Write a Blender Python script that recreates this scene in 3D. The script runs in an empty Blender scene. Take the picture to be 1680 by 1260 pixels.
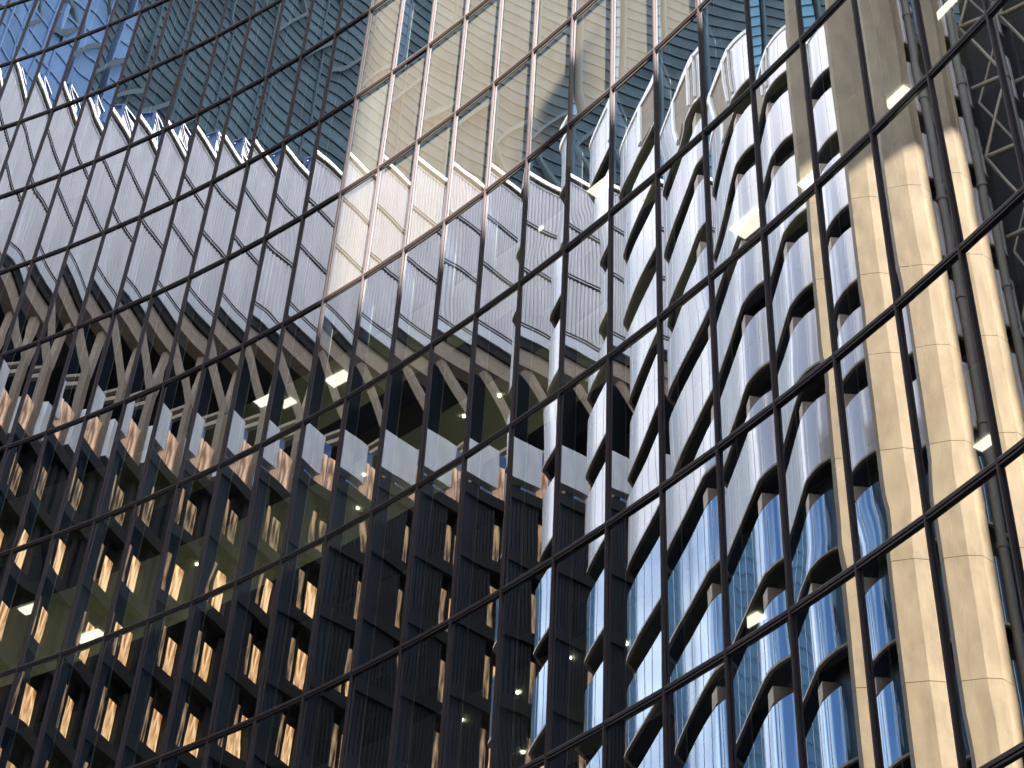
import bpy, bmesh, math, random
from mathutils import Vector, Matrix
R = math.radians
rnd = random.Random(7)

# ------------------------------------------------------------------ camera
S = bpy.context.scene
F_PX, PITCH, ROLL = 2910.70, 0.731585, 0.0591416
cam_d = bpy.data.cameras.new("camera")
cam = bpy.data.objects.new("camera", cam_d)
S.collection.objects.link(cam)
cam_d.sensor_width = 36.0
cam_d.lens = F_PX / 1680.0 * 36.0
cam_d.clip_start, cam_d.clip_end = 0.1, 3000.0
cp, sp, cr, sr = math.cos(PITCH), math.sin(PITCH), math.cos(ROLL), math.sin(ROLL)
rx, up, fw = Vector((1, 0, 0)), Vector((0, -sp, cp)), Vector((0, cp, sp))
cx, cy = cr * rx + sr * up, -sr * rx + cr * up
M = Matrix.Identity(4)
for i in range(3):
    M[i][0], M[i][1], M[i][2] = cx[i], cy[i], -fw[i]
cam.matrix_world = M
S.camera = cam

# ------------------------------------------------------------------ sky, sun, exposure
CLOUD = 9.0
SUN_AZ, SUN_EL = R(-75), R(38)          # azimuth counted from +x towards +y
w = bpy.data.worlds.new("World"); S.world = w; w.use_nodes = True
nt = w.node_tree; nt.nodes.clear()
sky = nt.nodes.new("ShaderNodeTexSky"); sky.sky_type = 'NISHITA'; sky.sun_disc = False
sky.sun_elevation = SUN_EL; sky.sun_rotation = R(90) - SUN_AZ
sky.air_density = 1.0; sky.dust_density = 0.6; sky.ozone_density = 1.2
bg = nt.nodes.new("ShaderNodeBackground"); bg.inputs[1].default_value = 0.105
wo = nt.nodes.new("ShaderNodeOutputWorld")
# broken cloud over the blue
wtc = nt.nodes.new("ShaderNodeTexCoord"); wmp = nt.nodes.new("ShaderNodeMapping"); wmp.inputs["Scale"].default_value = (1.0, 1.0, 1.7)
wnz = nt.nodes.new("ShaderNodeTexNoise"); wnz.inputs["Scale"].default_value = 2.9; wnz.inputs["Detail"].default_value = 6; wnz.inputs["Roughness"].default_value = 0.55
wrp = nt.nodes.new("ShaderNodeValToRGB"); wrp.color_ramp.elements[0].position = 0.42; wrp.color_ramp.elements[1].position = 0.62
wmx = nt.nodes.new("ShaderNodeMix"); wmx.data_type = 'RGBA'; wmx.inputs["B"].default_value = (CLOUD * 1.04, CLOUD, CLOUD * 0.97, 1)
nt.links.new(wtc.outputs["Generated"], wmp.inputs[0]); nt.links.new(wmp.outputs[0], wnz.inputs[0]); nt.links.new(wnz.outputs["Fac"], wrp.inputs[0])
nt.links.new(wrp.outputs[0], wmx.inputs["Factor"]); nt.links.new(sky.outputs[0], wmx.inputs["A"]); nt.links.new(wmx.outputs["Result"], bg.inputs[0]); nt.links.new(bg.outputs[0], wo.inputs[0])
sd = bpy.data.lights.new("sun", 'SUN'); sd.energy = 5.0; sd.angle = R(0.5); sd.color = (1.0, 0.89, 0.74)
so = bpy.data.objects.new("sun", sd); S.collection.objects.link(so)
sdir = Vector((math.cos(SUN_EL) * math.cos(SUN_AZ), math.cos(SUN_EL) * math.sin(SUN_AZ), math.sin(SUN_EL)))
so.rotation_euler = sdir.to_track_quat('Z', 'Y').to_euler(); so.location = sdir * 300
S.view_settings.view_transform = 'Standard'; S.view_settings.look = 'None'
S.view_settings.gamma = 1.0; S.view_settings.use_curve_mapping = False
S.view_settings.exposure = 2.6
S.render.engine = 'CYCLES'
cy_ = S.cycles
cy_.max_bounces = 10; cy_.glossy_bounces = 5; cy_.transparent_max_bounces = 16
cy_.diffuse_bounces = 3; cy_.sample_clamp_indirect = 6.0; cy_.caustics_reflective = False
cy_.use_denoising = True

# ------------------------------------------------------------------ materials
def mat(name, col=(0.5, 0.5, 0.5), rough=0.6, metal=0.0, spec=0.5, emit=None, estr=0.0, noise=None, bump=None, stretch=(1, 1, 1)):
    m = bpy.data.materials.new(name); m.use_nodes = True
    t = m.node_tree; b = t.nodes["Principled BSDF"]
    b.inputs["Base Color"].default_value = (*col, 1); b.inputs["Roughness"].default_value = rough
    b.inputs["Metallic"].default_value = metal; b.inputs["Specular IOR Level"].default_value = spec
    if emit: b.inputs["Emission Color"].default_value = (*emit, 1); b.inputs["Emission Strength"].default_value = estr
    if noise or bump:
        tc = t.nodes.new("ShaderNodeTexCoord"); mp = t.nodes.new("ShaderNodeMapping"); mp.inputs["Scale"].default_value = stretch
        t.links.new(tc.outputs["Object"], mp.inputs[0])
        nz = t.nodes.new("ShaderNodeTexNoise"); nz.inputs["Scale"].default_value = (noise or bump)[0]; nz.inputs["Detail"].default_value = 5
        t.links.new(mp.outputs[0], nz.inputs[0])
        if noise:
            cr_ = t.nodes.new("ShaderNodeValToRGB"); a = noise[1]
            cr_.color_ramp.elements[0].position = 0.3; cr_.color_ramp.elements[1].position = 0.7
            cr_.color_ramp.elements[0].color = (*[c * (1 - a) for c in col], 1); cr_.color_ramp.elements[1].color = (*[min(1, c * (1 + a)) for c in col], 1)
            t.links.new(nz.outputs["Fac"], cr_.inputs[0]); t.links.new(cr_.outputs[0], b.inputs["Base Color"])
        if bump:
            bp = t.nodes.new("ShaderNodeBump"); bp.inputs["Strength"].default_value = bump[1]; bp.inputs["Distance"].default_value = 0.02
            t.links.new(nz.outputs["Fac"], bp.inputs["Height"]); t.links.new(bp.outputs[0], b.inputs["Normal"])
    return m

def glass_mat(name, refl=0.61, tint=(0.93, 0.96, 1.0), trans=(0.94, 0.95, 0.93)):
    m = bpy.data.materials.new(name); m.use_nodes = True; t = m.node_tree; t.nodes.clear()
    o = t.nodes.new("ShaderNodeOutputMaterial"); mx = t.nodes.new("ShaderNodeMixShader")
    gl = t.nodes.new("ShaderNodeBsdfGlossy"); gl.inputs["Roughness"].default_value = 0.0; gl.inputs["Color"].default_value = (*tint, 1)
    tr = t.nodes.new("ShaderNodeBsdfTransparent"); tr.inputs["Color"].default_value = (*trans, 1)
    mx.inputs[0].default_value = refl
    # slow waviness of toughened glass
    tc = t.nodes.new("ShaderNodeTexCoord"); mp = t.nodes.new("ShaderNodeMapping"); mp.inputs["Scale"].default_value = (1.0, 1.0, 0.6)
    nz = t.nodes.new("ShaderNodeTexNoise"); nz.inputs["Scale"].default_value = 1.6; nz.inputs["Detail"].default_value = 1.5
    bp = t.nodes.new("ShaderNodeBump"); bp.inputs["Strength"].default_value = 1.0; bp.inputs["Distance"].default_value = 0.00006
    t.links.new(tc.outputs["Object"], mp.inputs[0]); t.links.new(mp.outputs[0], nz.inputs[0])
    t.links.new(nz.outputs["Fac"], bp.inputs["Height"]); t.links.new(bp.outputs[0], gl.inputs["Normal"])
    t.links.new(tr.outputs[0], mx.inputs[1]); t.links.new(gl.outputs[0], mx.inputs[2]); t.links.new(mx.outputs[0], o.inputs[0])
    return m

M_GLASS = glass_mat("coated_glass")
M_MULL = mat("mullion_metal", (0.088, 0.074, 0.082), 0.5, 0.0, 0.15)
M_LIPMETAL = mat("pale_drip_edge", (0.24, 0.20, 0.20), 0.5, 0.0, 0.3)
M_FIN = mat("fin_metal", (0.07, 0.11, 0.21), 0.35, 0.0)
M_SLABEDGE = mat("slab_edge_dark", (0.02, 0.022, 0.03), 0.6)
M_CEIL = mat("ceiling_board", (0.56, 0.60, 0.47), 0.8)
M_CEIL_UNLIT = mat("ceiling_board_unlit", (0.05, 0.052, 0.05), 0.8)  # ceiling board darkened in its colour for the unlit storeys
M_FLOOR_UNLIT = mat("office_floor_unlit", (0.04, 0.04, 0.045), 0.9)  # office floor darkened in its colour, again for unlit storeys
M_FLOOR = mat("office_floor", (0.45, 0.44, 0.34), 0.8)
M_CORE = mat("core_wall", (0.10, 0.10, 0.09), 0.8)
M_FILL = mat("fill_panel", (0.9, 0.9, 0.85), 0.5, emit=(1.0, 0.98, 0.90), estr=1.6)  # emission of the added fill rows out of sight
M_PANEL = mat("light_diffuser", (0.9, 0.9, 0.85), 0.5, emit=(1.0, 0.96, 0.82), estr=0.45)
M_SPOT = mat("downlight_lens", (0.9, 0.9, 0.85), 0.5, emit=(1.0, 0.95, 0.8), estr=4.0)
M_LIP = mat("glass_edge_seal", (0.55, 0.72, 0.64), 0.4)
M_BLIND = [mat("blind_fabric_%s" % n, c, 0.85, noise=(3.0, 0.06), stretch=(1, 1, 0.15)) for n, c in
           (("sand", (0.72, 0.63, 0.52)), ("oat", (0.78, 0.70, 0.58)), ("cream", (0.90, 0.86, 0.78)))]
M_STONE_W = mat("pale_stone", (0.88, 0.85, 0.78), 0.7, noise=(2.0, 0.06))
M_FLUTE = mat("fluted_cladding", (0.88, 0.84, 0.84), 0.35, 0.0, noise=(0.8, 0.10), stretch=(1, 1, 0.2))
M_DARK = mat("dark_joint", (0.009, 0.009, 0.011), 0.6, 0, 0.25)
M_GROOVE = mat("groove_shade", (0.16, 0.16, 0.18), 0.6)  # shade between the flutes put into a darker wall colour
M_SCREEN = mat("teal_louvre_screen", (0.022, 0.036, 0.042), 0.5, 0, 0.2, noise=(2.0, 0.4), stretch=(3, 3, 0.1))
M_BAND = mat("pale_metal_band", (0.82, 0.86, 0.90), 0.35, 0.2)
M_CONC = mat("beige_concrete", (0.44, 0.345, 0.26), 0.75, noise=(3.0, 0.15))
M_CONC_D = mat("brown_concrete", (0.26, 0.20, 0.145), 0.75, noise=(3.0, 0.15))
M_BRONZE = mat("dark_bronze_cladding", (0.017, 0.021, 0.028), 0.4, 0.0, 0.2, noise=(1.5, 0.3), stretch=(3, 3, 0.2))
M_SKYPANEL = mat("blue_grey_metal_panel", (0.90, 0.94, 0.98), 0.2, 0.0, 0.8, noise=(0.8, 0.15), stretch=(2, 2, 0.5))
M_BLUE = mat("sky_reflection_blue", (0.10, 0.22, 0.52), 0.1, 0.0, 0.8)  # sky reflection painted as a blue base colour
M_CRANE = mat("blue_paint", (0.007, 0.04, 0.14), 0.4)
M_WHITE = mat("cloud_white_panel", (0.56, 0.51, 0.50), 0.10, 0.0, 0.5, noise=(0.5, 0.08), stretch=(1, 1, 0.3))  # cloud reflection on the upper floors painted as a white base
M_WHITE.node_tree.nodes["Principled BSDF"].inputs["IOR"].default_value = 2.2
M_BLUEGL = mat("sky_tinted_glass", (0.05, 0.10, 0.17), 0.04)
M_BLUEGL.node_tree.nodes["Principled BSDF"].inputs["IOR"].default_value = 2.9
M_BLUEGL.node_tree.nodes["Principled BSDF"].inputs["Specular Tint"].default_value = (0.42, 0.68, 1.0, 1)  # reflected blue sky put into the base and tint
M_RIBBON = mat("dark_ribbon_glass", (0.006, 0.006, 0.007), 0.35, 0.0, 0.15)
M_RIBBON_G = mat("green_ribbon_glass", (0.07, 0.09, 0.075), 0.15, 0.0, 0.5)
M_JOINT = mat("white_seal", (0.75, 0.78, 0.85), 0.5)
M_PIPE = mat("grey_concrete_pipe", (0.09, 0.08, 0.065), 0.6, noise=(4, 0.15))
M_STEEL = mat("painted_steel", (0.24, 0.19, 0.13), 0.5)
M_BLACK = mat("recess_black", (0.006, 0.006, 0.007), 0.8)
M_TEAL = mat("teal_tower_glass", (0.074, 0.112, 0.135), 0.5, 0.0, 0.05, noise=(0.15, 0.45))
M_TEALLINE = mat("tower_spandrel", (0.088, 0.128, 0.150), 0.6, 0, 0.05)
M_LTEAL = mat("light_teal_tower_glass", (0.12, 0.24, 0.32), 0.5, 0.0, 0.05, noise=(0.12, 0.4))
M_LTEALLINE = mat("light_teal_spandrel", (0.15, 0.27, 0.34), 0.6, 0, 0.05)
M_TBLUE = mat("blue_tower_glass", (0.15, 0.25, 0.42), 0.5, 0.0, 0.05, noise=(0.08, 0.35))
M_TBLUELINE = mat("blue_tower_spandrel", (0.19, 0.29, 0.47), 0.6, 0, 0.05)
M_PALE = mat("pale_bracing", (0.11, 0.145, 0.16), 0.6, 0, 0.05)
M_BRICK = mat("shade_block_stone", (0.34, 0.30, 0.26), 0.8, noise=(0.4, 0.15))
M_OFFWIN = mat("office_window_glass", (0.05, 0.06, 0.07), 0.1, 0.0, 0.7)
M_ASPHALT = mat("asphalt", (0.05, 0.05, 0.052), 0.9, noise=(0.6, 0.2), bump=(8.0, 0.3))

def stone_blocks():
    m = mat("sunlit_sandstone", (0.50, 0.385, 0.235), 0.8)
    t = m.node_tree; b = t.nodes["Principled BSDF"]
    tc = t.nodes.new("ShaderNodeTexCoord"); mp = t.nodes.new("ShaderNodeMapping"); mp.inputs["Scale"].default_value = (1.5, 1.5, 0.5)
    nz = t.nodes.new("ShaderNodeTexNoise"); nz.inputs["Scale"].default_value = 1.1; nz.inputs["Detail"].default_value = 7; nz.inputs["Roughness"].default_value = 0.62
    rp = t.nodes.new("ShaderNodeValToRGB")
    rp.color_ramp.elements[0].position = 0.32; rp.color_ramp.elements[0].color = (0.185, 0.140, 0.088, 1)
    rp.color_ramp.elements[1].position = 0.62; rp.color_ramp.elements[1].color = (0.275, 0.215, 0.138, 1)
    n2 = t.nodes.new("ShaderNodeTexNoise"); n2.inputs["Scale"].default_value = 14; n2.inputs["Detail"].default_value = 4
    mx = t.nodes.new("ShaderNodeMix"); mx.data_type = 'RGBA'; mx.blend_type = 'MULTIPLY'; mx.inputs[0].default_value = 0.2
    t.links.new(tc.outputs["Object"], mp.inputs[0]); t.links.new(mp.outputs[0], nz.inputs[0]); t.links.new(tc.outputs["Object"], n2.inputs[0])
    t.links.new(nz.outputs["Fac"], rp.inputs[0]); t.links.new(rp.outputs[0], mx.inputs["A"]); t.links.new(n2.outputs["Fac"], mx.inputs["B"])
    t.links.new(mx.outputs["Result"], b.inputs["Base Color"])
    return m
M_SAND = stone_blocks()

def window_glow(name, c0, c1, strength):  # warm streaked emission set on the pane material
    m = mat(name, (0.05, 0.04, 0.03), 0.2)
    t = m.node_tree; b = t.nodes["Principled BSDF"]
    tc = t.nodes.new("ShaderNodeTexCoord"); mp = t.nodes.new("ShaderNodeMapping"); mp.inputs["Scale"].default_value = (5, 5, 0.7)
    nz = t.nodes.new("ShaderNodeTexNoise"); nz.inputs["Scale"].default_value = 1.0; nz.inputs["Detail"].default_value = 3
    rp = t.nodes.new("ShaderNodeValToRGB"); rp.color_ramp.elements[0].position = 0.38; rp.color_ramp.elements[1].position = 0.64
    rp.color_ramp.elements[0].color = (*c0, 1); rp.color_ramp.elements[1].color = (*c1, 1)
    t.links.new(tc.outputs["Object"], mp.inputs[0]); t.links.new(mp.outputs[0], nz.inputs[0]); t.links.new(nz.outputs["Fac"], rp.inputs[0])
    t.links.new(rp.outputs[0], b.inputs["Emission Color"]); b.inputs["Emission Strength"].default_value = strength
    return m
M_ORANGE = window_glow("glow_window_amber", (0.30, 0.12, 0.035), (1.0, 0.66, 0.33), 0.33)
M_AMBER2 = window_glow("glow_window_honey", (0.16, 0.08, 0.03), (0.95, 0.60, 0.30), 0.27)
M_AMBERDIM = window_glow("glow_window_dim", (0.04, 0.025, 0.015), (0.70, 0.45, 0.24), 0.16)
M_PEACH = window_glow("glow_window_peach", (0.22, 0.11, 0.06), (1.0, 0.66, 0.44), 0.20)

# ------------------------------------------------------------------ mesh helpers
class MB:
    def __init__(self): self.v, self.f, self.m = [], [], []
    def quad(self, a, b, c, d, mi=0):
        n = len(self.v); self.v += [tuple(a), tuple(b), tuple(c), tuple(d)]; self.f.append((n, n + 1, n + 2, n + 3)); self.m.append(mi)
    def hexa(self, p, mi=0):           # p: 8 points, bottom ring then top ring
        n = len(self.v); self.v += [tuple(q) for q in p]
        for q in ((3, 2, 1, 0), (4, 5, 6, 7), (0, 1, 5, 4), (1, 2, 6, 5), (2, 3, 7, 6), (3, 0, 4, 7)):
            self.f.append(tuple(n + i for i in q)); self.m.append(mi)
    def prism(self, pts, z0, z1, mi=0, cap=True):
        n = len(self.v); k = len(pts)
        self.v += [(x, y, z0) for x, y in pts] + [(x, y, z1) for x, y in pts]
        for i in range(k):
            j = (i + 1) % k; self.f.append((n + i, n + j, n + k + j, n + k + i)); self.m.append(mi)
        if cap:
            self.f.append(tuple(n + k + i for i in range(k))); self.m.append(mi)
            self.f.append(tuple(n + i for i in reversed(range(k)))); self.m.append(mi)
    def bar(self, a, b, wd, hd=None, mi=0):
        a, b = Vector(a), Vector(b); d = (b - a).normalized(); hd = hd or wd
        u = d.cross(Vector((0, 0, 1)));
        if u.length < 1e-3: u = Vector((1, 0, 0))
        u.normalize(); v = u.cross(d).normalized(); u *= wd / 2; v *= hd / 2
        self.hexa([a - u - v, a + u - v, a + u + v, a - u + v, b - u - v, b + u - v, b + u + v, b - u + v], mi)
    def tube(self, a, b, r0, r1=None, n=14, mi=0):
        a, b = Vector(a), Vector(b); d = (b - a).normalized(); r1 = r1 if r1 is not None else r0
        u = d.cross(Vector((0, 0, 1)))
        if u.length < 1e-3: u = Vector((1, 0, 0))
        u.normalize(); v = d.cross(u); k = len(self.v)
        for (c, r) in ((a, r0), (b, r1)):
            for i in range(n):
                t = 2 * math.pi * i / n; self.v.append(tuple(c + u * (r * math.cos(t)) + v * (r * math.sin(t))))
        for i in range(n):
            j = (i + 1) % n; self.f.append((k + i, k + j, k + n + j, k + n + i)); self.m.append(mi)
        self.f.append(tuple(k + i for i in reversed(range(n)))); self.m.append(mi)
        self.f.append(tuple(k + n + i for i in range(n))); self.m.append(mi)
    def build(self, name, mats, parent=None, smooth=False, kind=None, fix=True):
        me = bpy.data.meshes.new(name); me.from_pydata(self.v, [], self.f); me.validate()
        if not isinstance(mats, (list, tuple)): mats = [mats]
        for m in mats: me.materials.append(m)
        if len(me.polygons) == len(self.m): me.polygons.foreach_set("material_index", self.m)
        if fix:
            bm = bmesh.new(); bm.from_mesh(me); bmesh.ops.recalc_face_normals(bm, faces=bm.faces[:]); bm.to_mesh(me); bm.free()
        if smooth: me.polygons.foreach_set("use_smooth", [True] * len(me.polygons))
        me.update()
        o = bpy.data.objects.new(name, me); S.collection.objects.link(o)
        if parent: o.parent = parent
        if kind: o["kind"] = kind
        return o

def thing(name, label, cat, group=None):
    o = bpy.data.objects.new(name, None); S.collection.objects.link(o)
    o["label"] = label; o["category"] = cat
    if group: o["group"] = group
    return o

GROUND = -1.6
# ------------------------------------------------------------------ ground
g = MB(); g.quad((-1500, -1500, GROUND), (1500, -1500, GROUND), (1500, 1500, GROUND), (-1500, 1500, GROUND))
g.build("ground", M_ASPHALT, kind="structure")

# ------------------------------------------------------------------ the curved glass tower
W = [(-25.74, 46.175), (-24.331, 45.66), (-22.935, 45.112), (-21.551, 44.532), (-20.182, 43.919), (-18.828, 43.275), (-17.489, 42.598), (-16.167, 41.89), (-14.861, 41.151), (-13.574, 40.381), (-12.306, 39.58), (-11.058, 38.748), (-9.831, 37.885), (-8.626, 36.992), (-7.445, 36.067), (-6.289, 35.112), (-5.158, 34.125), (-4.056, 33.108), (-2.982, 32.061), (-1.937, 30.985), (-0.922, 29.88), (0.064, 28.75), (1.022, 27.596), (1.953, 26.419), (2.854, 25.22), (3.724, 23.998), (4.56, 22.753), (5.362, 21.485), (6.128, 20.196), (6.859, 18.886), (7.553, 17.556), (8.212, 16.209), (8.834, 14.844)]
J0 = -26                      # index of the first mullion
ZB, HS = 54.7388, 4.304896
def tz(i): return ZB - i * HS
NJ = len(W)
def dirs(k):
    a, b = Vector((*W[max(k - 1, 0)], 0)), Vector((*W[min(k + 1, NJ - 1)], 0))
    t = (b - a).normalized(); return t, Vector((t.y, -t.x, 0))
def wp(k, off, z):
    t, n = dirs(k); return Vector((W[k][0], W[k][1], z)) + n * off

tower = thing("glass_tower", "curved dark framed glass curtain wall mirroring the opposite buildings, filling the view", "tower")
I_TOP, I_BOT = -2, 13
# mullions with their inner fins
for k in range(NJ):
    t, n = dirs(k); z0, z1 = GROUND, tz(I_TOP) + 0.3
    def prof(o0, o1, hw):
        c = Vector((*W[k], 0)); return [c + t * s * hw + n * o for s, o in ((-1, o0), (1, o0), (1, o1), (-1, o1))]
    m = MB()
    m.prism([(p.x, p.y) for p in prof(0.008, 0.06, 0.025)], z0, z1)
    m.prism([(p.x, p.y) for p in prof(0.06, 0.072, 0.015)], z0, z1)
    mo = m.build("mullion", M_MULL, tower)
    fb = MB(); fb.prism([(p.x, p.y) for p in prof(-0.42, -0.02, 0.03)], z0, z1); fb.build("fin", M_FIN, mo)
    e = MB(); c2 = [Vector((*W[k], 0)) + t * s + n * o for s, o in ((0.03, -0.40), (0.034, -0.40), (0.034, -0.43), (0.03, -0.43))]
    e.prism([(p.x, p.y) for p in c2], z0, z1); e.build("edge_strip", M_LIP, mo)
# transoms
for i in range(I_TOP, I_BOT + 1):
    z = tz(i); m = MB()
    for (o0, o1, za, zb_) in ((0.004, 0.060, -0.005, 0.042), (0.004, 0.064, 0.044, 0.062), (0.004, 0.022, -0.030, -0.005), (0.004, 0.050, -0.062, -0.030)):
        for k in range(NJ - 1):
            a0, a1, b0, b1 = wp(k, o0, 0), wp(k, o1, 0), wp(k + 1, o0, 0), wp(k + 1, o1, 0)
            m.prism([(a0.x, a0.y), (b0.x, b0.y), (b1.x, b1.y), (a1.x, a1.y)], z + za, z + zb_, 1 if za > 0.04 else 0)
    m.build("transom", [M_MULL, M_LIPMETAL], tower)

def pane_mesh(k, i):
    a, b = Vector((*W[k], 0)), Vector((*W[k + 1], 0)); t = (b - a).normalized(); n = Vector((t.y, -t.x, 0)); L = (b - a).length
    z1, z0 = tz(i), tz(i + 1); nx, nz = 8, 14
    A = rnd.gauss(0.0, 1.0) * 0.0008; Bx = rnd.gauss(0, 1) * 0.00018; Bz = rnd.gauss(0, 1) * 0.00018
    q_ = 0.4 if k + J0 >= 0 else 1.0; A *= q_; Bx *= q_
    ty, tx = rnd.gauss(0, 1) * 0.0020 * q_, rnd.gauss(0, 1) * 0.0018
    kink = rnd.gauss(0.0, 1) * (0.0010 if i > 2 else 0.0003)
    vs = []
    for q in range(nz + 1):
        v = -1 + 2 * q / nz
        for p_ in range(nx + 1):
            u = -1 + 2 * p_ / nx
            d = A * (1 - u * u) * (1 - v ** 4) + Bx * math.sin(math.pi * u) * (1 - v * v) + Bz * math.sin(math.pi * v * 1.5 + u)
            d += kink * math.exp(-((v + 0.95) / 0.16) ** 2) * (1 - 0.5 * u * u)
            d += ty * u * L / 2 + tx * v * HS / 2
            vs.append(tuple(a + t * (L * (u + 1) / 2) + n * d + Vector((0, 0, z0 + (z1 - z0) * (v + 1) / 2))))
    fs = [(q * (nx + 1) + p_, q * (nx + 1) + p_ + 1, (q + 1) * (nx + 1) + p_ + 1, (q + 1) * (nx + 1) + p_) for q in range(nz) for p_ in range(nx)]
    return vs, fs

# ceiling lamps: (bay, storey) -> positions
PANELS = [(4.87, 25.7, 6, .52), (7.34, 22.13, 6, .38), (7.69, 19.87, 6, .38), (1.85, 28.64, 5, .5), (0.23, 30.32, 5, .4), (-4.75, 36.28, 5, .45), (-6.83, 37.35, 5, .4),
          (-6.22, 37.42, 5, .3), (-11.63, 43.23, 6, .6), (-13.17, 41.96, 6, .4), (6.01, 24.37, 6, .4), (4.85, 28.01, 8, .3), (7.98, 22.47, 8, .24)]
SPOTS = [(-1.11, 32.56, 6), (-0.28, 31.73, 6), (-8.23, 39.34, 6), (0.49, 31.08, 8), (0.7, 33.43, 8), (1.46, 29.7, 8), (2.53, 29.09, 8), (-0.64, 32.27, 8), (-3.6, 35.05, 6), (-3.79, 36.45, 6)]
for i in range(I_TOP, I_BOT):
    zt = tz(i)
    m = MB()
    m2 = []
    for k in range(NJ - 1):
        A0, B0 = wp(k, -0.45, 0), wp(k + 1, -0.45, 0); A1, B1 = wp(k, -1.15, 0), wp(k + 1, -1.15, 0); A2, B2 = wp(k, -9, 0), wp(k + 1, -9, 0)
        m.prism([(A0.x, A0.y), (B0.x, B0.y), (B1.x, B1.y), (A1.x, A1.y)], zt - 0.95, zt + 0.02, 0)
        m.prism([(A1.x, A1.y), (B1.x, B1.y), (B2.x, B2.y), (A2.x, A2.y)], zt - 0.80, zt - 0.03, 1)
        m.quad((A1.x, A1.y, zt), (B1.x, B1.y, zt), (B2.x, B2.y, zt), (A2.x, A2.y, zt), 2)
    st = m.build("storey", [M_SLABEDGE, M_CEIL if i in (5, 6, 7, 8) else M_CEIL_UNLIT, M_FLOOR if i + 1 in (5, 6, 7, 8) else M_FLOOR_UNLIT], tower)
    for k in range(NJ - 1):
        vs, fs = pane_mesh(k, i)
        me = bpy.data.meshes.new("glass_pane"); me.from_pydata(vs, [], fs); me.materials.append(M_GLASS)
        me.polygons.foreach_set("use_smooth", [True] * len(fs)); me.update()
        o = bpy.data.objects.new("glass_pane", me); S.collection.objects.link(o); o.parent = st
        j = k + J0
        if -10 <= j <= -1 and i < 5 and not (j == -9 and i == 2):
            b = MB(); off = -0.07
            a, c = wp(k, off, 0), wp(k + 1, off, 0); d = (c - a).normalized() * 0.05; a += d; c -= d
            q = rnd.random(); mi = 2 if (j == -10 and i == 3) else (0 if q < .6 else 1)
            nrm = Vector((d.y, -d.x, 0)).normalized() * 0.006
            b.prism([(a.x, a.y), (c.x, c.y), (c.x - nrm.x, c.y - nrm.y), (a.x - nrm.x, a.y - nrm.y)], tz(i + 1) + 0.03, zt - 0.04)
            b.build("roller_blind", M_BLIND[mi], st)
    for (x, y, ii, s) in PANELS:
        if ii == i:
            s *= 0.68; l = MB(); z = zt - 0.815; kk = min(range(NJ), key=lambda q: (W[q][0] - x) ** 2 + (W[q][1] - y) ** 2); t, n = dirs(kk); c = Vector((x, y, 0)); t = t * s * 1.15; n = n * s * .62
            l.prism([((c + q).x, (c + q).y) for q in (-t - n, t - n, t + n, -t + n)], z - .03, z)
            l.build("ceiling_light", M_PANEL, st)
    for (x, y, ii) in SPOTS:
        if ii == i:
            l = MB(); z = zt - 0.815; l.tube((x, y, z - .02), (x, y, z), 0.035); l.build("downlight", M_SPOT, st)
    # unseen lamp rows added deep inside to brighten these ceilings
    occ = {5: (-12, -3), 6: (-22, -3), 7: (-23, -15), 8: (-10, -2)}.get(i)
    if occ:
        for j in range(occ[0], occ[1], 2):
            k = j - J0; l = MB(); z = zt - 0.815
            for dep in (4.9, 7.2):
                a, b, c, d = wp(k, -dep, 0), wp(k + 1, -dep, 0), wp(k + 1, -dep - .5, 0), wp(k, -dep - .5, 0)
                l.prism([(a.x, a.y), (b.x, b.y), (c.x, c.y), (d.x, d.y)], z - .04, z)
            l.build("ceiling_light", M_FILL, st)
# core and side walls close the tower
cw = MB()
for k in range(NJ - 1):
    a, b, c, d = wp(k, -9, 0), wp(k + 1, -9, 0), wp(k + 1, -9.4, 0), wp(k, -9.4, 0)
    cw.prism([(a.x, a.y), (b.x, b.y), (c.x, c.y), (d.x, d.y)], GROUND, tz(I_TOP) + 0.2)
cw.build("core_wall", M_CORE, tower)
for k in (0, NJ - 1):
    t, n = dirs(k); s = -1 if k == 0 else 1
    a, b = wp(k, 0.0, 0), wp(k, -9.4, 0); c, d = b + t * s * 0.3, a + t * s * 0.3
    e = MB(); e.prism([(a.x, a.y), (b.x, b.y), (c.x, c.y), (d.x, d.y)], GROUND, tz(I_TOP) + 0.2); e.build("end_wall", M_CORE, tower)
rf = MB()
for k in range(NJ - 1):
    a, b, c, d = wp(k, 0.0, 0), wp(k + 1, 0.0, 0), wp(k + 1, -9.4, 0), wp(k, -9.4, 0)
    rf.prism([(a.x, a.y), (b.x, b.y), (c.x, c.y), (d.x, d.y)], tz(I_TOP) + 0.32, tz(I_TOP) + 0.6)
rf.build("roof", M_SLABEDGE, tower)

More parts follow.
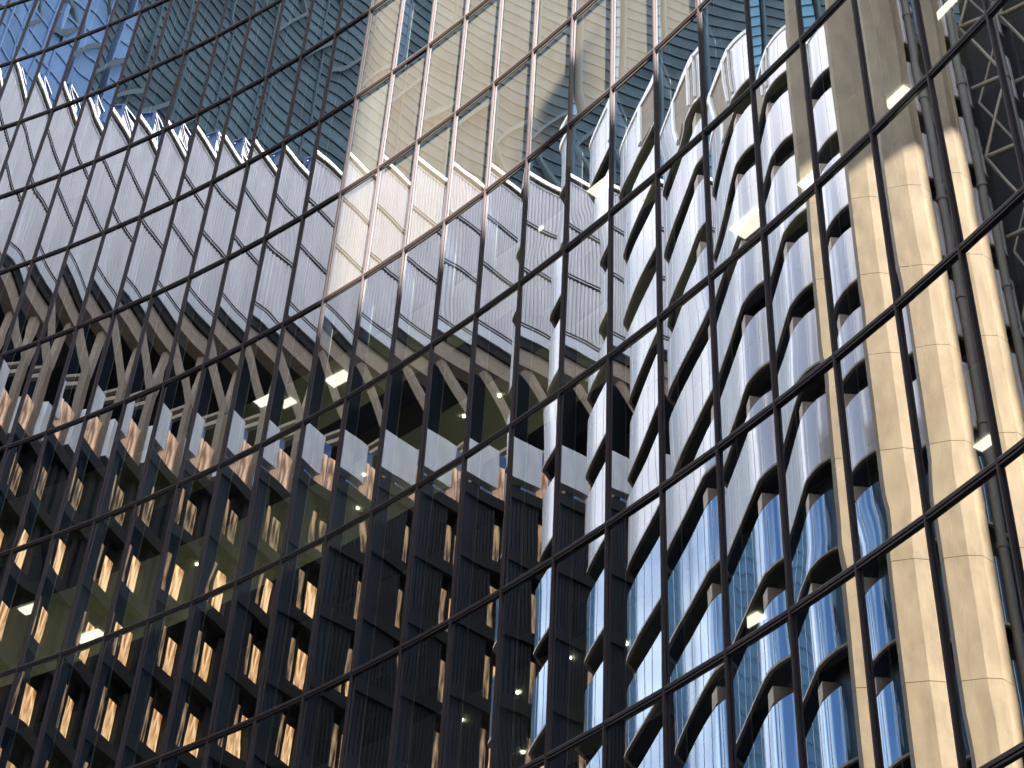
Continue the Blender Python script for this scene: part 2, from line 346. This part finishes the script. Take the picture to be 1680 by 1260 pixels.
# ------------------------------------------------------------------ building A: fluted stone block on struts, opposite
A_C = Vector((-49.5, 35.65, 0)); A_ANG = R(43)
A_E = Vector((math.cos(A_ANG), math.sin(A_ANG), 0)); A_N = Vector((A_E.y, -A_E.x, 0))
def ap(s, o, z): return A_C + A_E * s + A_N * o + Vector((0, 0, z))
def abox(m, s0, s1, o0, o1, z0, z1, mi=0):
    m.hexa([ap(s0, o0, z0), ap(s1, o0, z0), ap(s1, o1, z0), ap(s0, o1, z0), ap(s0, o0, z1), ap(s1, o0, z1), ap(s1, o1, z1), ap(s0, o1, z1)], mi)
A0, A1 = -9.0, 4.6
bA = thing("fluted_office_block", "pale fluted office block raised on raking struts over dark bronze floors", "building")
m = MB(); abox(m, A0, A1, -14, -0.12, 73.0, 87.3); m.build("upper_wall", M_GROOVE, bA)
for (z0, z1) in ((83.62, 87.32), (79.25, 83.18), (74.25, 78.85)):
    m = MB(); s = A0
    while s < A1 - 0.01:                                # real flutes
        p = 0.24
        pts = [ap(s, -0.1, 0), ap(s + p * .10, 0.0, 0), ap(s + p * .60, 0.0, 0), ap(s + p * .74, -0.1, 0), ap(s + p * .74, -0.118, 0), ap(s, -0.118, 0)]
        m.prism([(q.x, q.y) for q in pts], z0, z1); s += p
    m.build("fluted_panel", M_FLUTE, bA)
m = MB(); abox(m, A0, A1 - 1, -13.5, -6.0, 88.1, 95.2, 0); abox(m, A0, A1 - 1, -6.0, -5.9, 94.4, 94.65, 1); abox(m, A0, A1 - 1, -6.0, -5.9, 95.0, 95.2, 1); m.build("roof_screen", [M_SCREEN, M_DARK], bA)
m = MB(); abox(m, A0 - .1, A1 + .1, -14.1, 0.16, 87.75, 88.1); m.build("coping", M_STONE_W, bA)
m = MB(); abox(m, A0, A1, -0.11, 0.05, 87.32, 87.42, 0); abox(m, A0, A1, -0.11, 0.02, 87.42, 87.75, 1); m.build("cornice", [M_FLUTE, M_DARK], bA)  # dark strip paints the shadow gap below the coping
for zc in (83.4, 79.05, 74.05):
    m = MB(); abox(m, A0, A1, -0.11, 0.02, zc + .10, zc + .21, 0); abox(m, A0, A1, -0.11, -0.0, zc - .02, zc + .10, 1); abox(m, A0, A1, -0.11, 0.02, zc - .19, zc - .02, 0)
    m.build("joint_band", [M_DARK, M_FLUTE], bA)
m = MB(); abox(m, A0, A1, -0.11, 0.10, 73.02, 73.80); m.build("pale_band", M_BAND, bA)
m = MB(); abox(m, A0, A1, -14, 0.0, 72.3, 73.0); m.build("shadow_band", M_DARK, bA)
m = MB(); abox(m, A0, A1, -0.9, -0.15, 71.0, 72.28); m.build("fascia", M_CONC, bA)
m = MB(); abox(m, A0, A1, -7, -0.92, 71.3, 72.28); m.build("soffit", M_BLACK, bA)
# open storey with raking struts
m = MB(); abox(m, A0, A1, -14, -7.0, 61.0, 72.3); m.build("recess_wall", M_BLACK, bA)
for sA in (-1.85, -7.4, 3.7):
    m = MB(); m.bar(ap(sA, -0.45, 67.4), ap(sA + 3.2, -0.45, 71.0), 0.34, 0.42); m.build("strut", M_CONC, bA)
    m = MB(); m.bar(ap(sA - .05, -0.45, 67.4), ap(sA - .45, -0.45, 71.0), 0.34, 0.42); m.build("strut", M_CONC, bA)
    m = MB(); abox(m, sA - .24, sA + .2, -0.75, -0.3, 61.3, 67.6); m.build("post", M_CONC_D, bA)
    m = MB(); m.bar(ap(sA, -0.7, 67.4), ap(sA, -7.0, 67.4), 0.3, 0.22); m.bar(ap(sA, -0.7, 66.75), ap(sA, -7.0, 66.75), 0.3, 0.30); m.build("beam", M_CONC, bA)
    m = MB(); abox(m, sA + .15, sA + 2.0, -1.6, -1.45, 62.9, 66.3); m.build("glazed_screen", M_BLUE, bA)
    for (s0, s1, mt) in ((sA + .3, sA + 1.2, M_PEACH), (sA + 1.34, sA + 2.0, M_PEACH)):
        m = MB(); abox(m, s0, s1, -0.5, -0.4, 61.55, 64.3); m.build("glow_window", mt, bA)
    m = MB(); abox(m, sA + 2.05, sA + 5.3 - .0 if sA < 3 else A1, -0.5, 0.0, 62.3, 65.0); m.build("blue_parapet", M_SKYPANEL, bA)
# lower bronze storeys
m = MB(); abox(m, A0, A1, -14, -1.6, GROUND, 61.4); m.build("lower_wall", M_BLACK, bA)
zf = 61.5
while zf > 4:
    m = MB(); abox(m, A0, A1, -1.6, 0.12, zf - .75, zf); m.build("floor_band", M_DARK, bA)
    if zf < 60:
        for sA in (-1.85, -7.4, 3.7):
            wmat = M_AMBERDIM if zf > 55 else rnd.choice((M_ORANGE, M_ORANGE, M_AMBER2)); m = MB(); abox(m, sA + .30, sA + 1.30, -0.6, -0.5, zf + .02, zf + 2.6); m.build("glow_window", wmat, bA)
            m = MB(); abox(m, sA + 1.46, sA + 2.1, -0.5, -0.4, zf + .02, zf + 2.9); m.build("glow_window", M_AMBERDIM, bA)
            m = MB(); abox(m, sA + 1.30, sA + 1.46, -0.6, -0.3, zf, zf + 3.5); m.build("divider", M_DARK, bA)
            m = MB(); abox(m, sA - .3, sA + .2, -1.6, -0.2, zf, zf + 3.55); m.build("pier", M_BRONZE, bA)
            m = MB(); abox(m, sA + .3, sA + 2.1, -0.9, -0.55, zf + 2.9, zf + 3.55); m.build("window_head", M_DARK, bA)
    for sA in (-1.85, -7.4):
        m = MB(); s = sA + 2.12
        while s < sA + 5.1 and s < A1 - .2:
            pts = [ap(s, -0.3, 0), ap(s + .03, -0.02, 0), ap(s + .19, -0.035, 0), ap(s + .21, -0.3, 0)]
            m.prism([(q.x, q.y) for q in pts], zf - 4.3, zf - .75); s += .215
        m.build("bronze_panel", M_BRONZE, bA)
    zf -= 4.33

# ------------------------------------------------------------------ roof structure behind A
rc = thing("rooftop_lattice", "blue painted steel lattice standing on the roof of the fluted block", "crane")
m = MB(); c = Vector((-56.0, 34.2, 0))
dd = Vector((0.72, 0.70, 0)); nn = Vector((0.70, -0.72, 0))
def lp(s, o, z): return c + dd * s + nn * o + Vector((0, 0, z))
for (s, o) in ((-.8, -.5), (.9, -.5), (.9, .5), (-.8, .5)): m.bar(lp(s, o, 88.1), lp(s, o, 95.6), 0.16)
for z in (89.5, 92.0, 93.9, 95.5):
    m.bar(lp(-.8, .5, z), lp(.9, .5, z), 0.13); m.bar(lp(-.8, -.5, z), lp(.9, -.5, z), 0.13); m.bar(lp(.9, -.5, z), lp(.9, .5, z), 0.13); m.bar(lp(-.8, -.5, z), lp(-.8, .5, z), 0.13)
m.bar(lp(-.8, .5, 92), lp(.9, .5, 93.9), 0.1); m.bar(lp(-.8, .5, 93.9), lp(.9, .5, 95.5), 0.1); m.bar(lp(-.8, .5, 89.5), lp(.9, .5, 92), 0.1)
m.build("lattice_mast", M_CRANE, rc)
m = MB(); m.hexa([lp(-.7, -.4, 93.6), lp(.8, -.4, 93.6), lp(.8, .4, 93.6), lp(-.7, .4, 93.6), lp(-.7, -.4, 95.4), lp(.8, -.4, 95.4), lp(.8, .4, 95.4), lp(-.7, .4, 95.4)]); m.build("cab", M_CRANE, rc)

# ------------------------------------------------------------------ building B: rounded white floors with dark ribbons
B_RAW = [(-38.2, 32.6), (-37.4, 33.35), (-36.7, 33.62), (-36.0, 33.55), (-33.0, 31.98), (-30.9, 30.85), (-30.45, 30.52), (-30.05, 30.12), (-29.72, 29.66), (-29.48, 29.12), (-29.33, 28.5), (-29.25, 27.8), (-29.6, 27.2), (-30.6, 26.9)]
def resample(pts, n_sub=7):
    out = []
    for i in range(len(pts) - 1):
        p0 = Vector(pts[max(i - 1, 0)]); p1 = Vector(pts[i]); p2 = Vector(pts[i + 1]); p3 = Vector(pts[min(i + 2, len(pts) - 1)])
        for q in range(n_sub):
            t = q / n_sub
            out.append(0.5 * ((2 * p1) + (p2 - p0) * t + (2 * p0 - 5 * p1 + 4 * p2 - p3) * t * t + (3 * p1 - p0 - 3 * p2 + p3) * t ** 3))
    out.append(Vector(pts[-1])); return out
BP = resample(B_RAW)
def boff(off):
    r = []
    for i in range(len(BP)):
        t = (BP[min(i + 1, len(BP) - 1)] - BP[max(i - 1, 0)]).normalized(); r.append(BP[i] + Vector((-t.y, t.x)) * off)
    return r
def bstrip(m, o0, o1, z0, z1, mi=0):
    a, b = boff(o0), boff(o1)
    n = len(m.v); k = len(a)
    for p_ in b: m.v.append((p_.x, p_.y, z0))
    for p_ in b: m.v.append((p_.x, p_.y, z1))
    for i in range(k - 1): m.f.append((n + i, n + i + 1, n + k + i + 1, n + k + i)); m.m.append(mi)
    n = len(m.v)
    for p_ in a: m.v.append((p_.x, p_.y, z0))
    for p_ in b: m.v.append((p_.x, p_.y, z0))
    for p_ in a: m.v.append((p_.x, p_.y, z1))
    for p_ in b: m.v.append((p_.x, p_.y, z1))
    for i in range(k - 1):
        for q in ((2 * k + i, 3 * k + i, 3 * k + i + 1, 2 * k + i + 1), (i, i + 1, k + i + 1, k + i), (i, 2 * k + i, 2 * k + i + 1, i + 1)):
            m.f.append(tuple(n + x for x in q)); m.m.append(mi)
bB = thing("rounded_tower", "rounded corner building of stacked white and blue bands split by dark ribbon windows", "building")
core = [(p_.x, p_.y) for p_ in boff(-1.2)] + [(-33.0, 26.9), (-40.5, 30.0)]
m = MB(); m.prism(core, GROUND, 76.0); m.build("core", M_BLACK, bB)
B_TOPS = [72.95, 68.05, 63.15, 58.1, 53.1, 47.9, 43.0, 38.3, 33.4, 28.5, 23.6, 18.7, 13.8, 8.9, 4.0]
zprev = 76.6
def bpoint(sfrac, off, z):
    q = boff(off); i = min(int(sfrac * (len(q) - 1)), len(q) - 2); f_ = sfrac * (len(q) - 1) - i
    p_ = q[i].lerp(q[i + 1], f_); return Vector((p_.x, p_.y, z))
for n_, zt in enumerate(B_TOPS):
    white = zt > 47  # painted reflections: cloud white above, sky blue below
    m = MB(); bstrip(m, -0.9, 0.0, zt, zprev); m.build("white_band" if white else "blue_band", M_WHITE if white else M_BLUEGL, bB, smooth=True, fix=False)
    m = MB(); bstrip(m, -1.1, 0.02, zt - .05, zt - .005); m.build("soffit", M_BLACK, bB)  # black strip paints the underside dark where bounce would grey it
    m = MB(); bstrip(m, -0.1, 0.05, zt - .09, zt + .03); m.build("band_edge", M_CONC_D if white else M_CONC, bB)
    m = MB(); bstrip(m, -1.25, -0.75, zt - 1.7, zt); m.build("ribbon_window", M_RIBBON_G if zt > 66 else M_RIBBON, bB)
    # upright seals between the panels
    m = MB()
    last = None
    for i_ in range(2, len(BP) - 1):
        if last is not None and (BP[i_] - last).length < 0.85: continue
        last = BP[i_]
        a, b = boff(0.0)[i_], boff(0.012)[i_]; t = (BP[i_ + 1] - BP[i_]).normalized() * 0.018
        m.prism([(a.x - t.x, a.y - t.y), (a.x + t.x, a.y + t.y), (b.x + t.x, b.y + t.y), (b.x - t.x, b.y - t.y)], zt + .05, zprev - .02)
    m.build("seal", M_JOINT, bB)
    # bracket boxes under the bands
    for sf in (0.385,):
        pc = bpoint(sf, -0.35, zt - 1.45); m = MB()
        u = Vector((0.88, -0.475, 0)); v = Vector((0.475, 0.88, 0))
        def bb(a, b, c_): return pc + u * a + v * b + Vector((0, 0, c_))
        m.hexa([bb(-.32, -.35, 0), bb(.32, -.35, 0), bb(.32, .3, 0), bb(-.32, .3, 0), bb(-.32, -.35, .75), bb(.32, -.35, .75), bb(.32, .3, .75), bb(-.32, .3, .75)])
        m.build("bracket", M_CONC, bB)
    zprev = zt - 1.62
m = MB()
for (sa, sb, za, zb_) in ((.30, .31, 73.3, 76.6), (.30, .46, 76.25, 76.6), (.45, .46, 73.3, 76.6), (.375, .382, 73.3, 76.6)):
    p0, p1 = bpoint(sa, .02, 0), bpoint(sb, .02, 0); p2, p3 = bpoint(sb, .14, 0), bpoint(sa, .14, 0)
    m.prism([(p0.x, p0.y), (p1.x, p1.y), (p2.x, p2.y), (p3.x, p3.y)], za, zb_)
m.build("penthouse_frame", M_STONE_W, bB)
m = MB(); p0, p1, p2, p3 = bpoint(.31, .01, 0), bpoint(.45, .01, 0), bpoint(.45, .05, 0), bpoint(.31, .05, 0)
m.prism([(p0.x, p0.y), (p1.x, p1.y), (p2.x, p2.y), (p3.x, p3.y)], 73.3, 76.25); m.build("penthouse_louvre", M_CONC_D, bB)
m = MB(); bstrip(m, -0.5, 0.06, 76.6, 76.9); m.build("coping", M_STONE_W, bB)
m = MB(); m.prism([(p_.x, p_.y) for p_ in boff(-0.9)] + [(-33.0, 26.9), (-40.5, 30.0)], 76.0, 76.5); m.build("roof", M_CONC_D, bB)

# ------------------------------------------------------------------ building D: sandstone pier with lattice recess
bD = thing("sandstone_pier", "tall sunlit sandstone pier with faceted edge and a grey pipe beside it", "pier")
DP = [(-26.0, 28.35), (-26.2, 27.5), (-26.48, 27.02), (-27.1, 26.8), (-28.6, 27.2), (-27.9, 28.9), (-26.4, 28.6)]
joints = [59.45, 54.6, 49.88, 44.8, 39.3, 34.05, 28.9, 23.8, 18.7, 13.6, 8.5]
prev = 92.0
for zj in joints + [GROUND]:
    m = MB(); m.prism(DP, zj + 0.012 if zj != GROUND else zj, prev - 0.012); m.build("stone_block", M_SAND, bD); prev = zj
cxm, cym = sum(p_[0] for p_ in DP) / len(DP), sum(p_[1] for p_ in DP) / len(DP)
m = MB(); m.prism([(cxm + (x - cxm) * .965, cym + (y - cym) * .965) for x, y in DP], GROUND, 91.9); m.build("joint_core", M_CONC_D, bD)
pipe = MB(); pipe.tube((-27.35, 26.45, GROUND), (-27.35, 26.45, 92), 0.2, n=20)
for z in (22, 31, 40, 46, 53, 59, 66, 72): pipe.tube((-27.35, 26.45, z), (-27.35, 26.45, z + .25), 0.24, n=20)
pipe.build("pipe", M_PIPE, bD, smooth=False)
bL = thing("service_frame", "open dark service bay laced with beige steel trusses beside the sandstone pier", "frame")
m = MB(); m.prism([(-30.5, 26.6), (-30.5, 12), (-32.5, 12), (-32.5, 26.6)], GROUND, 92); m.build("back_wall", M_BLACK, bL)
for y in (24.6, 22.4, 20.2):
    m = MB(); m.tube((-28.4, y, GROUND), (-28.4, y, 92), 0.14); m.build("column", M_STEEL, bL, smooth=False)
zz = 8.0; alt = 0
while zz < 88:
    m = MB(); m.tube((-28.4, 26.3, zz), (-28.4, 18, zz), 0.12); m.build("rail", M_STEEL, bL)
    m = MB()
    for (ya, yb) in ((26.3, 24.6), (24.6, 22.4), (22.4, 20.2)):
        za, zb_ = (zz, zz + 4.9) if alt else (zz + 4.9, zz)
        m.tube((-28.4, ya, za), (-28.4, yb, zb_), 0.075); m.tube((-29.4, ya, zb_), (-29.4, yb, za), 0.06); alt = 1 - alt
    m.build("brace", M_STEEL, bL); zz += 4.9

# ------------------------------------------------------------------ far towers behind
def far_tower(name, label, x0, y0, x1, y1, depth, z1, m_glass, m_line, dz, fin, braces):
    t_ = thing(name, label, "tower"); a, b = Vector((x0, y0, 0)), Vector((x1, y1, 0)); e = (b - a); L = e.length; e.normalize(); n = Vector((-e.y, e.x, 0))
    if n.x < 0: n = -n
    back = -n * depth
    m = MB(); m.prism([((a + q).x, (a + q).y) for q in (Vector(), e * L, e * L + back, back)], GROUND, z1); m.build("glass_wall", m_glass, t_)
    m = MB(); z = 60.0
    while z < z1:
        p = [a + n * .02, b + n * .02, b + n * .2, a + n * .2]; m.prism([(q.x, q.y) for q in p], z, z + dz * .10); z += dz
    m.build("spandrel_line", m_line, t_)
    m = MB(); s = 0.0
    while s < L:
        p = [a + e * s + n * .02, a + e * (s + .18) + n * .02, a + e * (s + .18) + n * .32, a + e * s + n * .32]; m.prism([(q.x, q.y) for q in p], 60, z1); s += fin
    m.build("upright", m_line, t_)
    if braces:
        s, sg = 0.0, 1
        while s < L:
            z = 88.0
            while z < z1:
                c0, c1 = (s, s + 16) if sg > 0 else (s + 16, s)
                q = MB(); q.bar(a + e * c0 + n * .6 + Vector((0, 0, z)), a + e * c1 + n * .6 + Vector((0, 0, z + 28)), 0.5, 0.4); q.build("brace", M_PALE, t_); z += 28; sg = -sg
            s += 16; sg = -sg
    return t_
far_tower("braced_tower", "dark teal glass tower with thin floor lines and faint diagonal braces", -93, 45.5, -109, 24.6, 40, 260, M_TEAL, M_TEALLINE, 1.9, 6.0, True)
far_tower("teal_tower", "lighter teal glass tower with close floor lines beside the braced tower", -86, 84, -92.9, 46, 40, 240, M_LTEAL, M_LTEALLINE, 1.9, 5.0, False)
far_tower("blue_tower", "tall blue glass tower with fine storey lines beyond the fluted block", -110, 23.8, -126, -12, 40, 182, M_TBLUE, M_TBLUELINE, 3.4, 3.0, False)

# ------------------------------------------------------------------ unseen masses added behind the camera, shaped to block the sun
def block(name, label, pts, z1, tops=None, z0=GROUND):
    t_ = thing(name, label, "building")
    m = MB()
    if tops is None: m.prism(pts, z0, z1)
    else:
        n = len(pts); m.v += [(x, y, z0) for x, y in pts] + [(x, y, z) for (x, y), z in zip(pts, tops)]
        for i in range(n):
            j = (i + 1) % n; m.f.append((i, j, n + j, n + i)); m.m.append(0)
        m.f.append(tuple(range(n, 2 * n))); m.m.append(0)
    m.build("wall", M_BRICK, t_)
    (xa, ya), (xb, yb) = pts[2], pts[3]            # the face towards the street
    ww = MB(); z = z0 + 3; lo = min(tops) if tops else z1
    while z < lo - 4:
        x = min(xa, xb) + 1.2
        while x < max(xa, xb) - 2: ww.quad((x, ya + .03, z), (x + 1.6, ya + .03, z), (x + 1.6, ya + .03, z + 2.4), (x, ya + .03, z + 2.4)); x += 3.0
        z += 4.0
    if ww.f: ww.build("window_row", M_OFFWIN, t_)
    return t_
YF, YB = -25.0, -48.0
SK = (YF - YB) / math.tan(-SUN_AZ)          # sides slant along the sun so the gap lets it through
def rect(x0, x1): return [(x0 + SK, YB), (x1 + SK, YB), (x1, YF), (x0, YF)]
block("shade_block", "added unseen slab casting shade, west of the gap behind the viewer", rect(-90, -13.0), 150, tops=[103.3, 149.0, 149.0, 103.3])
block("shade_block", "added unseen slab casting shade, east of the gap behind the viewer", rect(-11.0, 10.75), 150)
block("shade_bridge", "added unseen bridge over the gap, shading the top of the sandstone pier", [(-12.98 + SK * 2 / 23, YF - 2), (-11.02 + SK * 2 / 23, YF - 2), (-11.02, YF), (-12.98, YF)], 150, z0=105.9)
block("shade_block", "added unseen block behind the viewer, its sloping top shaping the sun patch", [(10.5 + SK, YB + .4), (30 + SK, YB + .4), (30, YF - .4), (10.5, YF - .4)], 80, tops=[80.9, 56.5, 56.5, 80.9])
block("shade_box", "added unseen box behind the viewer, making the step in the shadow edge", [(15.84, -30), (16.69, -30), (15.35, YF), (14.5, YF)], 78.4, z0=70)
block("shade_tower", "added unseen tall mass behind the viewer, keeping sun off the far towers", [(-125, -90), (-38, -90), (-38, -62), (-125, -62)], 330)
